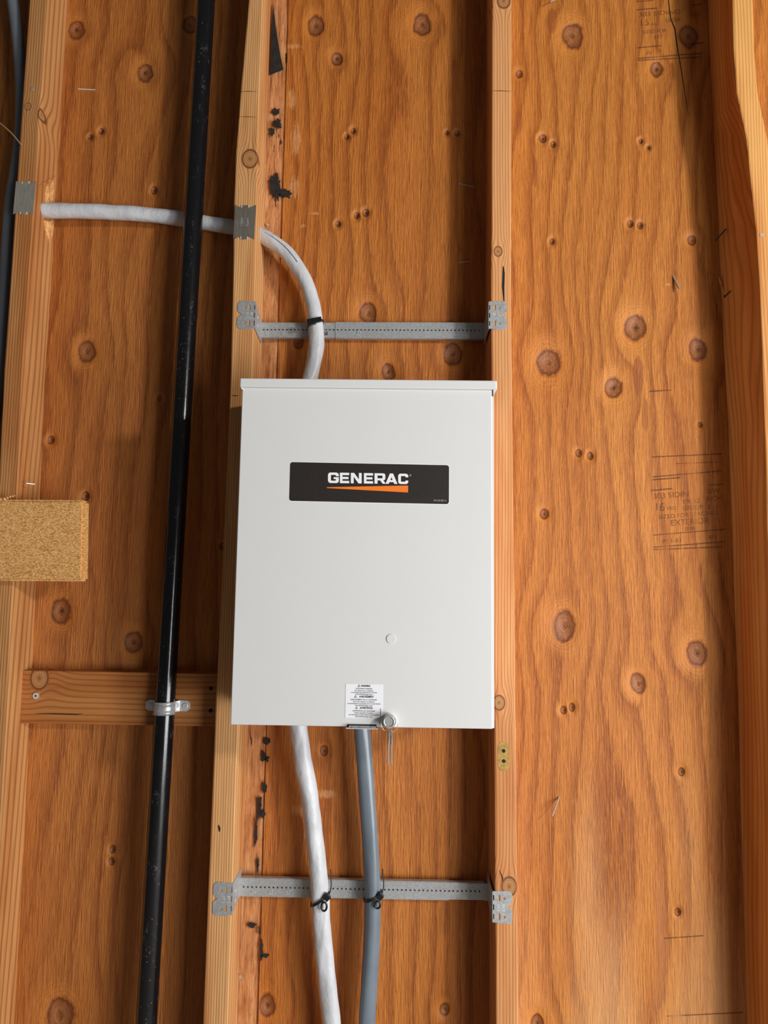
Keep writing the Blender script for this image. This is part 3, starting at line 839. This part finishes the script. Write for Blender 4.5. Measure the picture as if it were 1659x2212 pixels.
def print_marks(path, z0, txt, side, r, size, mat, step):
    """faint jacket print reading up along the cable"""
    bm = bmesh.new(); z = z0
    for ch in txt:
        i = min(range(1, len(path) - 1), key=lambda i: abs(path[i].z - z))
        t = (path[i - 1] - path[i + 1]).normalized()
        p = path[i] + t * ((z - path[i].z) / t.z)
        fr = Vector((0, -1, 0)); sd = fr.cross(t).normalized()
        if sd.x < 0: sd = -sd
        nn = fr * math.cos(side) + sd * math.sin(side); acr = (sd * math.cos(side) - fr * math.sin(side))
        if ch != ' ':
            o = p + nn * (r + .0009)
            bm = text_bm(ch, size, lambda u, v, w: o + t * u - acr * v, .0001, 0, bm=bm)
        z += step
    par = CAB[tuple(path[0])]
    c = obj('jacket_print', bm, mat, par)
    c['kind'] = 'stuff'
m_gprint = plain('cable_print', (.34, .38, .42), .6)
print_marks(glow, P(795, 1745, -.06).z, 'C 3 CDRS', -.35, .0172, .0072, m_gprint, .0085)
# printed tracer line on the bent white cable
k0 = next(i for i, p in enumerate(wtop) if p.x > P(568, 505, -.06).x); k1 = next(i for i, p in enumerate(wtop) if p.x > P(640, 575, -.06).x)
pts_ = []
for i in range(k0, k1):
    t = (wtop[i + 1] - wtop[i]).normalized(); fr = Vector((0, -1, 0)); sd = fr.cross(t).normalized()
    if sd.z < 0: sd = -sd
    pts_.append(wtop[i] + (fr * math.cos(.25) + sd * math.sin(.25)) * .0174)
obj('tracer_line', tube(pts_, .0005, 6), m_ink, CAB[tuple(wtop[0])])

# thin loose wire at the far left
w_ = tube(spline([P(-40, 230, -.10), P(0, 266, -.10), P(25, 288, -.098), P(46, 313, -D - .0015)], 8), .0016, 10)
tag(obj('loose_wire', w_, m_copper, smooth=True, origin=P(46, 313, -D)), 'thin tan wire poking out beside the left stud', 'wire')

# ------------------------------------------------------------------ cable ties
def tie(cpt, tang, r, tilt, lab, style):
    """strap loop round a cable at cpt"""
    c = Vector(cpt); root = thing('cable_tie', lab, 'cable tie', c, 'black cable ties on the brackets')
    t = Vector(tang).normalized(); fr = Vector((0, -1, 0)); sd = t.cross(fr).normalized()
    if sd.x < 0: sd = -sd
    loop = []
    n = 40
    for k in range(n):
        a = 2 * PI * k / n
        q = c + sd * math.cos(a) * (r + .0012) + fr * math.sin(a) * (r + .0012)
        q -= t * math.cos(a) * math.tan(tilt) * r * (-1 if t.z > 0 else 1)
        loop.append(q)
    bm = bmesh.new(); rings = []
    for k, q in enumerate(loop):
        a = 2 * PI * k / n; nn = (sd * math.cos(a) + fr * math.sin(a)); hw = .0028
        ax = Vector((0, 0, 1))
        rings.append([bm.verts.new(q + nn * .0007 + ax * hw), bm.verts.new(q - nn * .0007 + ax * hw), bm.verts.new(q - nn * .0007 - ax * hw), bm.verts.new(q + nn * .0007 - ax * hw)])
    for k in range(n):
        A, B = rings[k], rings[(k + 1) % n]
        for j in range(4): bm.faces.new((A[j], A[(j + 1) % 4], B[(j + 1) % 4], B[j]))
    bmesh.ops.recalc_face_normals(bm, faces=bm.faces[:])
    obj('strap', bm, m_tie, root)
    def on(a):
        return c + (sd * math.cos(a) + fr * math.sin(a)) * (r + .0035) - t * math.cos(a) * math.tan(tilt) * r * (-1 if t.z > 0 else 1)
    def blockpart(nm, q, sx, sy, sz, ang):
        bm = bx(-sx, sx, -sy, sy, -sz, sz, .001, 2)
        bmesh.ops.transform(bm, matrix=Matrix.Translation(q) @ Matrix.Rotation(-ang, 4, 'Y'), verts=bm.verts[:])
        return obj(nm, bm, m_tie, root)
    if style == 'top':
        hd = blockpart('head', on(math.radians(112)), .0095, .004, .0068, .22)
        blockpart('tail', on(math.radians(68)), .008, .0034, .0055, .25)
        q = on(math.radians(112)) + Vector((-.004, -.0034, 0))
        obj('eyelet', disc(q, (0, -1, 0), .0036, .0014, 16), m_tie, hd)
    else:
        hd = blockpart('head', on(math.radians(42)) + Vector((0, -.001, 0)), .0062, .004, .0062, .8)
        q = on(math.radians(62)) + Vector((.001, -.003, -.012))
        bm = tube([q + Vector((math.cos(a) * .0055, 0, math.sin(a) * (.0085 if style == 'white' else .007))) for a in [2 * PI * k / 20 for k in range(20)]], .0022, 8, closed=True)
        obj('mounting_ring', bm, m_tie, root, smooth=True)
        blockpart('latch', on(math.radians(35)) + Vector((.001, -.004, -.001)), .003, .003, .0045, .6)
        e = on(math.radians(20))
        bm = tube(spline([e, e + Vector((.003, .003, .014)), e + Vector((.002, .005, .032)), e + Vector((.0, .006, .046))], 6), .0013, 8)
        obj('tail', bm, m_tie, root, smooth=True)
    return root
def near(path, z): return min(range(1, len(path) - 1), key=lambda i: abs(path[i].z - z))
def tz(px, py, path, Y=-.043):
    z = P(px, py, Y).z; cand = [i for i in range(len(path) // 2 if path is wtop else 1, len(path) - 1)]
    i = min(cand, key=lambda i: abs(path[i].z - z)); return path[i], path[i + 1] - path[i - 1]
c_, t_ = tz(683, 699, wtop); tie(c_, t_, .0172, .22, 'small black cable tie fixing the bent white cable to the upper bracket', 'top')
c_, t_ = tz(691, 1936, wlow); tie(c_, t_, .0192, .50, 'black ringed cable tie round the white cable on the lower bracket', 'white')
c_, t_ = tz(805, 1934, glow); tie(c_, t_, .0176, .42, 'black ringed cable tie round the grey cable on the lower bracket', 'grey')

# ------------------------------------------------------------------ white enclosure
BF = -.27
x0 = (P(523, 838, BF).x + P(497, 1566, BF).x) / 2; x1 = (P(1065, 842, BF).x + P(1070, 1575, BF).x) / 2
zT = (P(523, 836, BF).z + P(1064, 842, BF).z) / 2; zB = (P(497, 1566, BF).z + P(1070, 1575, BF).z) / 2
zL = (P(519, 816, BF - .006).z + P(1071, 822, BF - .006).z) / 2
enc = thing('electrical_enclosure', 'white steel transfer switch box with black logo sticker mounted across two studs', 'electrical box', ((x0 + x1) / 2, -D - .09, zB))
obj('body', bx(x0 + .002, x1 - .0015, BF + .012, -D - .0005, zB + .003, zT + .004, .002, 2), m_box, enc)
# door: front skin with returned edges
door = obj('door', bx(x0, x1 - .003, BF, BF + .03, zB, zT, .0022, 3), m_box, enc)
obj('side_flange', bx(x1 - .0035, x1, BF + .002, BF + .03, zB + .001, zT, .0012, 2), m_box, enc)
# drip-shield top
top = obj('top_cover', bx(x0 - .0035, x1 + .0055, BF - .006, -D - .002, zT - .001, zL, .0025, 3), m_box, enc)
obj('gusset', prism([(x1 + .0052, BF - .002, zT - .0005), (x1 - .001, BF - .002, zT - .013), (x1 - .001, BF - .002, zT - .0005)], (0, .11, 0)), m_box, top)
obj('gusset', prism([(x0 - .0032, BF - .002, zT - .0005), (x0 + .001, BF - .002, zT - .005), (x0 + .001, BF - .002, zT - .0005)], (0, .11, 0)), m_box, top)
# raised round knockout
q = P(845, 1380, BF)
ko = obj('knockout', disc(q + Vector((0, .0003, 0)), (0, -1, 0), .0083, .0017, 32), m_box, door)
# logo sticker
pl = [P(626, 998, BF - .0005), P(970, 1005, BF - .0005), P(970, 1089, BF - .0005), P(625.5, 1082, BF - .0005)]
lx0 = (pl[0].x + pl[3].x) / 2; lx1 = (pl[1].x + pl[2].x) / 2; lz1 = (pl[0].z + pl[1].z) / 2; lz0 = (pl[2].z + pl[3].z) / 2
lc = Vector(((lx0 + lx1) / 2, BF - .0005, (lz0 + lz1) / 2)); lw, lh = lx1 - lx0, lz1 - lz0
ltilt = (pl[1].z - pl[0].z + pl[2].z - pl[3].z) / 2 / lw
stk = obj('logo_sticker', plate([rrect(lw, lh, .005, 6)], .0004, lambda u, v, w: (lc.x + u, lc.y + w, lc.z + v + u * ltilt)), m_label, door, label='black rectangular brand sticker')
obj('sticker_border', plate([rrect(lw + .0024, lh + .0024, .006, 6)], .0001, lambda u, v, w: (lc.x + u, BF - .00015 + w, lc.z + v + u * ltilt)), m_paper, stk)
# wide square lettering built stroke by stroke
def arc(cx, cy, r, a0, a1, n=5, ry=None):
    ry = r if ry is None else ry
    return [(cx + r * math.cos(math.radians(a0 + (a1 - a0) * k / n)), cy + ry * math.sin(math.radians(a0 + (a1 - a0) * k / n))) for k in range(n + 1)]
def glyph(ch):
    V_, H_ = .27, .225; r, ri = .24, .07
    if ch == 'E': return [[(0, 0), (1, 0), (1, H_), (V_, H_), (V_, .395), (.93, .395), (.93, .605), (V_, .605), (V_, 1 - H_), (1, 1 - H_), (1, 1), (0, 1)]]
    if ch == 'N': return [[(0, 0), (.26, 0), (.26, .64), (.70, 0), (1, 0), (1, 1), (.74, 1), (.74, .38), (.30, 1), (0, 1)]]
    if ch in 'CG':
        out = [(1, .66 if ch == 'C' else .66)] + arc(1 - r, 1 - r, r, 0, 90) + arc(r, 1 - r, r, 90, 180) + arc(r, r, r, 180, 270) + arc(1 - r, r, r, 270, 360)
        if ch == 'C': out += [(1, .34), (1 - V_, .34)] + [(1 - V_, H_ + ri)] + arc(1 - V_ - ri, H_ + ri, ri, 0, -90)
        else: out += [(1, .56), (.52, .56), (.52, .385), (1 - V_, .385), (1 - V_, H_ + ri)] + arc(1 - V_ - ri, H_ + ri, ri, 0, -90)
        out += arc(V_ + ri, H_ + ri, ri, 270, 180) + arc(V_ + ri, 1 - H_ - ri, ri, 180, 90) + arc(1 - V_ - ri, 1 - H_ - ri, ri, 90, 0) + [(1 - V_, .66)]
        return [out]
    if ch == 'R':
        r = .2
        return [[(0, 0), (V_, 0), (V_, .32), (.50, .32), (.74, 0), (1.02, 0), (.80, .33)] + arc(1 - r - .02, .53, r, -60, 0) + arc(1 - r - .02, 1 - r, r, 0, 90) + [(0, 1)],
                [(V_, .52), (.68, .52), (.72, .56), (.72, .75), (.68, .79), (V_, .79)]]
    if ch == 'A': return [[(0, 0), (.27, 0), (.34, .17), (.70, .17), (.77, 0), (1.04, 0), (.66, 1), (.38, 1)], [(.42, .36), (.62, .36), (.52, .66)]]
def on_label(px, py): return P(px, py, BF - .0007)
bm = bmesh.new()
zs = .2411
for ch, a, b2 in (('G', 450, 547), ('E', 557, 640), ('N', 655, 752), ('E', 772, 854), ('R', 867, 966), ('A', 966, 1068), ('C', 1079, 1169)):
    pxa, pxb = 600 + a * zs, 600 + b2 * zs
    def mp(u, v, w, pxa=pxa, pxb=pxb):
        px = pxa + (pxb - pxa) * u
        yb = 1043.2 + (px - 708) * .0145; yt = 1020.6 + (px - 708) * .0165
        q = on_label(px, yb + (yt - yb) * v); q.y += w; return q
    bm = join(bm, plate(glyph(ch), .0002, mp))
obj('brand_lettering', bm, m_white_ink, stk)
obj('orange_wedge', prism([on_label(706, 1052.4), on_label(881.5, 1048.8), on_label(881.5, 1063.8), on_label(706, 1054.2)], (0, .0002, 0)), m_orange, stk)
bm = text_bm('0K1330 REV A', .0042, lambda u, v, w: on_label(937, 1082.5) + Vector((u, w, v + u * ltilt)), .0002, 0, sx=.92)
m_gp = plain('grey_print', (.45, .44, .44), .5)
obj('small_print', bm, m_gp, stk)
obj('registered_mark', text_bm('®', .0055, lambda u, v, w: on_label(884, 1029) + Vector((u, w, v)), .0002, 0), m_gp, stk)
# warning label
wl = [P(746.5, 1477.5, BF - .0005), P(828, 1478, BF - .0005), P(826.5, 1552, BF - .0005), P(745.5, 1551, BF - .0005)]
wx0 = (wl[0].x + wl[3].x) / 2; wx1 = (wl[1].x + wl[2].x) / 2; wz1 = (wl[0].z + wl[1].z) / 2; wz0 = (wl[2].z + wl[3].z) / 2
wc = Vector(((wx0 + wx1) / 2, BF - .0005, (wz0 + wz1) / 2)); ww_, wh_ = wx1 - wx0, wz1 - wz0
wlab = obj('warning_label', plate([rrect(ww_, wh_, .002, 4)], .0003, lambda u, v, w: (wc.x + u, wc.y + w, wc.z + v)), m_paper, door, label='white trilingual warning sticker')
bm = bmesh.new()
rows = [('! WARNING', 163, 16, 1), ('CALIFORNIA WARNING', 240, 11, 0), ('Can expose you to cadmium,', 297, 11, 0), ('a carcinogen and reproductive toxicant', 352, 11, 0), ('www.P65Warnings.ca.gov', 408, 11, 0),
        ('! AVERTISSEMENT', 486, 16, 1), ('AVERTISSEMENT DE LA CALIFORNIE :', 570, 11, 0), ('Peut vous exposer au cadmium,', 628, 11, 0), ('un cancérogène et un toxique pour la reproduction', 685, 11, 0), ('www.P65Warnings.ca.gov', 742, 11, 0),
        ('! ADVERTENCIA', 820, 16, 1), ('ADVERTENCIA DE CALIFORNIA:', 905, 11, 0), ('Puede exponerle al cadmio,', 962, 11, 0), ('un cancerígeno y tóxico para la reproducción', 1017, 11, 0), ('www.P65Warnings.ca.gov', 1075, 11, 0)]
widths = [370, 490, 560, 760, 510, 575, 790, 630, 975, 515, 515, 655, 555, 880, 515]
for (s_, yy, hh, bold), wd in zip(rows, widths):
    px, py = 740 + 640 / 13.825, 1470 + yy / 13.825
    target = wd / 13.825 / 1160
    head = bold == 1
    txt = s_[2:] if head else s_
    cu = bpy.data.curves.new('t', 'FONT'); cu.body = txt; cu.size = (.0046 if head else .0034); cu.align_x = 'LEFT'; cu.offset = .00018 if head else .00003; cu.resolution_u = 2
    me = curve2mesh(cu); mxx = max(v.co.x for v in me.vertices)
    tw = target * (.74 if head else 1); k = tw / mxx
    o_ = P(px, py, BF - .0007); xs_ = o_.x - tw / 2 + (target * .13 if head else 0)
    b2 = bmesh.new(); b2.from_mesh(me); bpy.data.meshes.remove(me)
    for v in b2.verts: v.co = Vector((xs_ + v.co.x * k, o_.y, o_.z - .0014 + v.co.y))
    bm = join(bm, b2)
    if head:
        tx = o_.x - target / 2; sz = .0048; y_ = o_.y
        tri = lambda s, dz: [Vector((tx + sz / 2 + math.cos(math.radians(a)) * s, y_, o_.z - .0002 + dz + math.sin(math.radians(a)) * s)) for a in (90, 210, 330)]
        A, B = tri(.0032, -.0002), tri(.0022, -.0002)
        va = [bm.verts.new(p) for p in A]; vb = [bm.verts.new(p) for p in B]
        for i in range(3): bm.faces.new((va[i], va[(i + 1) % 3], vb[(i + 1) % 3], vb[i]))
        c_ = Vector((tx + sz / 2, y_, o_.z - .0006))
        for z0_, z1_ in ((-.0002, .0016), (-.0009, -.0004)):
            bm.faces.new([bm.verts.new(c_ + Vector((sx_, 0, z_))) for sx_, z_ in ((-.0003, z0_), (.0003, z0_), (.0003, z1_), (-.0003, z1_))])
c_ = P(822, 1539, BF - .0007)
bm = bx(c_.x - .0005, c_.x + .0005, c_.y, c_.y + .0001, c_.z - .0072, c_.z + .0072, bm=bm)
obj('label_print', bm, m_ink, wlab)

# hasp at the bottom edge of the door
hx0, hx1 = P(748, 1562, BF).x, P(817, 1566, BF).x; hz = P(782, 1563.5, BF).z
hs = obj('hasp', bx(hx0, hx1, BF - .010, BF + .01, zB - .0016, zB - .0002, .0005), m_box, enc)
obj('hasp_slot', bx(hx0 + .002, hx1 - .003, BF - .0006, BF + .004, zB + .0002, zB + .0048), m_hole, hs)
obj('hasp_tongue', bx(hx0 + .005, hx1 - .004, BF - .009, BF + .004, zB + .0006, zB + .003, .0004), m_galv, hs)
for t in (.2, .45, .78):
    q = Vector((hx0 + (hx1 - hx0) * t, BF - .0093, zB + .0018))
    obj('tongue_hole', disc(q, (0, -1, 0), .0012, .0006, 14), m_chrome, hs)
# barrel lock with key ring
q = P(840.5, 1555.5, BF)
lock = obj('lock', disc(q, (0, -1, 0), .0125, .011, 32), m_chrome, enc)
lf = q + Vector((0, -.011, .001))
bm = disc(lf, (0, -1, 0), .0105, .009, 32)
obj('lock_barrel', bm, m_chrome, lock)
bm = tube([lf + Vector((math.cos(a) * .0092, -.009, math.sin(a) * .0092)) for a in [2 * PI * k / 32 for k in range(32)]], .0014, 8, closed=True)
obj('lock_rim', bm, m_chrome, lock, smooth=True)
obj('keyway', disc(lf + Vector((0, -.0088, 0)), (0, -1, 0), .0062, .0004, 24), m_galv, lock)
ks = thing('key_set', 'two small keys on a wire ring hanging from the box lock', 'keys', lf + Vector((.001, -.004, -.09)))
rc = lf + Vector((.001, -.004, -.0045))
bm = tube([rc + Vector((math.cos(a) * .0152, -.0012 * math.sin(a), math.sin(a) * .0152)) for a in [2 * PI * k / 36 for k in range(36)]], .0006, 6, closed=True)
obj('key_ring', bm, m_chrome, ks, smooth=True)
for sgn, rot in ((-1, .02), (1, -.015)):
    b0 = rc + Vector((sgn * .0024 + .001, 0, -.0145))
    out = [(-.008, 0), (-.0085, -.008), (-.007, -.019), (-.0042, -.023)] + [(-.0042 + .0012 * (k % 2), -.024 - k * .0034) for k in range(10)] + [(0, -.058), (.003, -.055), (.0035, -.024), (.007, -.019), (.0085, -.008), (.008, 0), (.004, .003), (-.004, .003)]
    bmk = plate([out, circ(0, -.004, .002, 10)], .0019, lambda u, v, w: Vector((b0.x + (w - .001) + v * rot + u * .16, b0.y - u * .98, b0.z + v)))
    obj('key', bmk, m_chrome, ks)

# ------------------------------------------------------------------ loose nails and staples
def nail(name, a, b_, r, mat, lab, head=None, cat='nail'):
    bm = tube([Vector(a), Vector(b_)], r, 10)
    if head:
        d = (Vector(b_) - Vector(a)).normalized(); bm = disc(Vector(b_), d, head, .0012, 14, bm)
    tag(obj(name, bm, mat, smooth=False, origin=a), lab, cat, 'stray nails in the wall')
nail('nail', P(1208, 1721, .0), P(1193, 1763, -.028), .0016, m_chrome, 'bright bent nail low on the right plywood bay')
nail('nail', P(1454, 596, 0), P(1468, 625, -.012), .0022, m_nail, 'short rusty nail stub in the upper right plywood bay')
nail('nail', P(1569, 494, -.03), P(1546, 519, -.012), .0016, m_darknail, 'dark nail slanting out of the right stud corner, upper of two', .0035)
nail('nail', P(1578, 629, -.03), P(1566, 640, -.012), .0016, m_darknail, 'dark nail slanting out of the right stud corner, lower of two', .003)
nail('nail', P(991, 396, 0), P(1022, 404, -.004), .0016, m_nail, 'thin nail lying in shade on middle bay, upper of two')
nail('nail', P(990, 567, 0), P(1016, 565, -.004), .0014, m_nail, 'thin nail lying in shade on middle bay, lower of two')
nail('wire_staple', P(168, 192, -.001), P(205, 194, -.001), .0013, m_zinc, 'bright staple crown pressed flat in the upper left plywood bay', cat='staple')
nail('wire_staple', P(57, 1044, -D + .002), P(75, 1046, -D + .012), .0013, m_zinc, 'small bright staple above the rough-sawn board', cat='staple')
nail('nail', P(1205, -3, 0), P(1190, 3, -.02), .0018, m_chrome, 'bright nail tip at the top edge of the right bay')
nail('nail', P(575, 484, -.001), P(579, 486, -.004), .003, m_chrome, 'shiny nail head beside the bent white cable')
for x, y, lab in ((70, 192, 'dark nail head sunk in the upper left stud'), (1645, 508, 'small nail head in the right-hand stud face'), (519, 2109, 'dull nail head beside the stud low in the middle bay')):
    Y = -D4 if x > 1600 else (-D if x < 200 else -.004)
    tag(obj('nail', disc(P(x, y, Y), (0, -1, 0), .0042, .0009, 16), m_nail, origin=P(x, y, Y)), lab, 'nail', 'stray nails in the wall')
# split sliver of wood by the right stud
bm = prism([P(1551, 598, -.004), P(1558, 612, -.006), P(1569, 660, -.006), P(1562, 648, -.004)], (0, -.003, 0))
tag(obj('wood_sliver', bm, m_stud4, origin=P(1560, 640, 0)), 'thin split wood sliver beside the right stud', 'splinter')
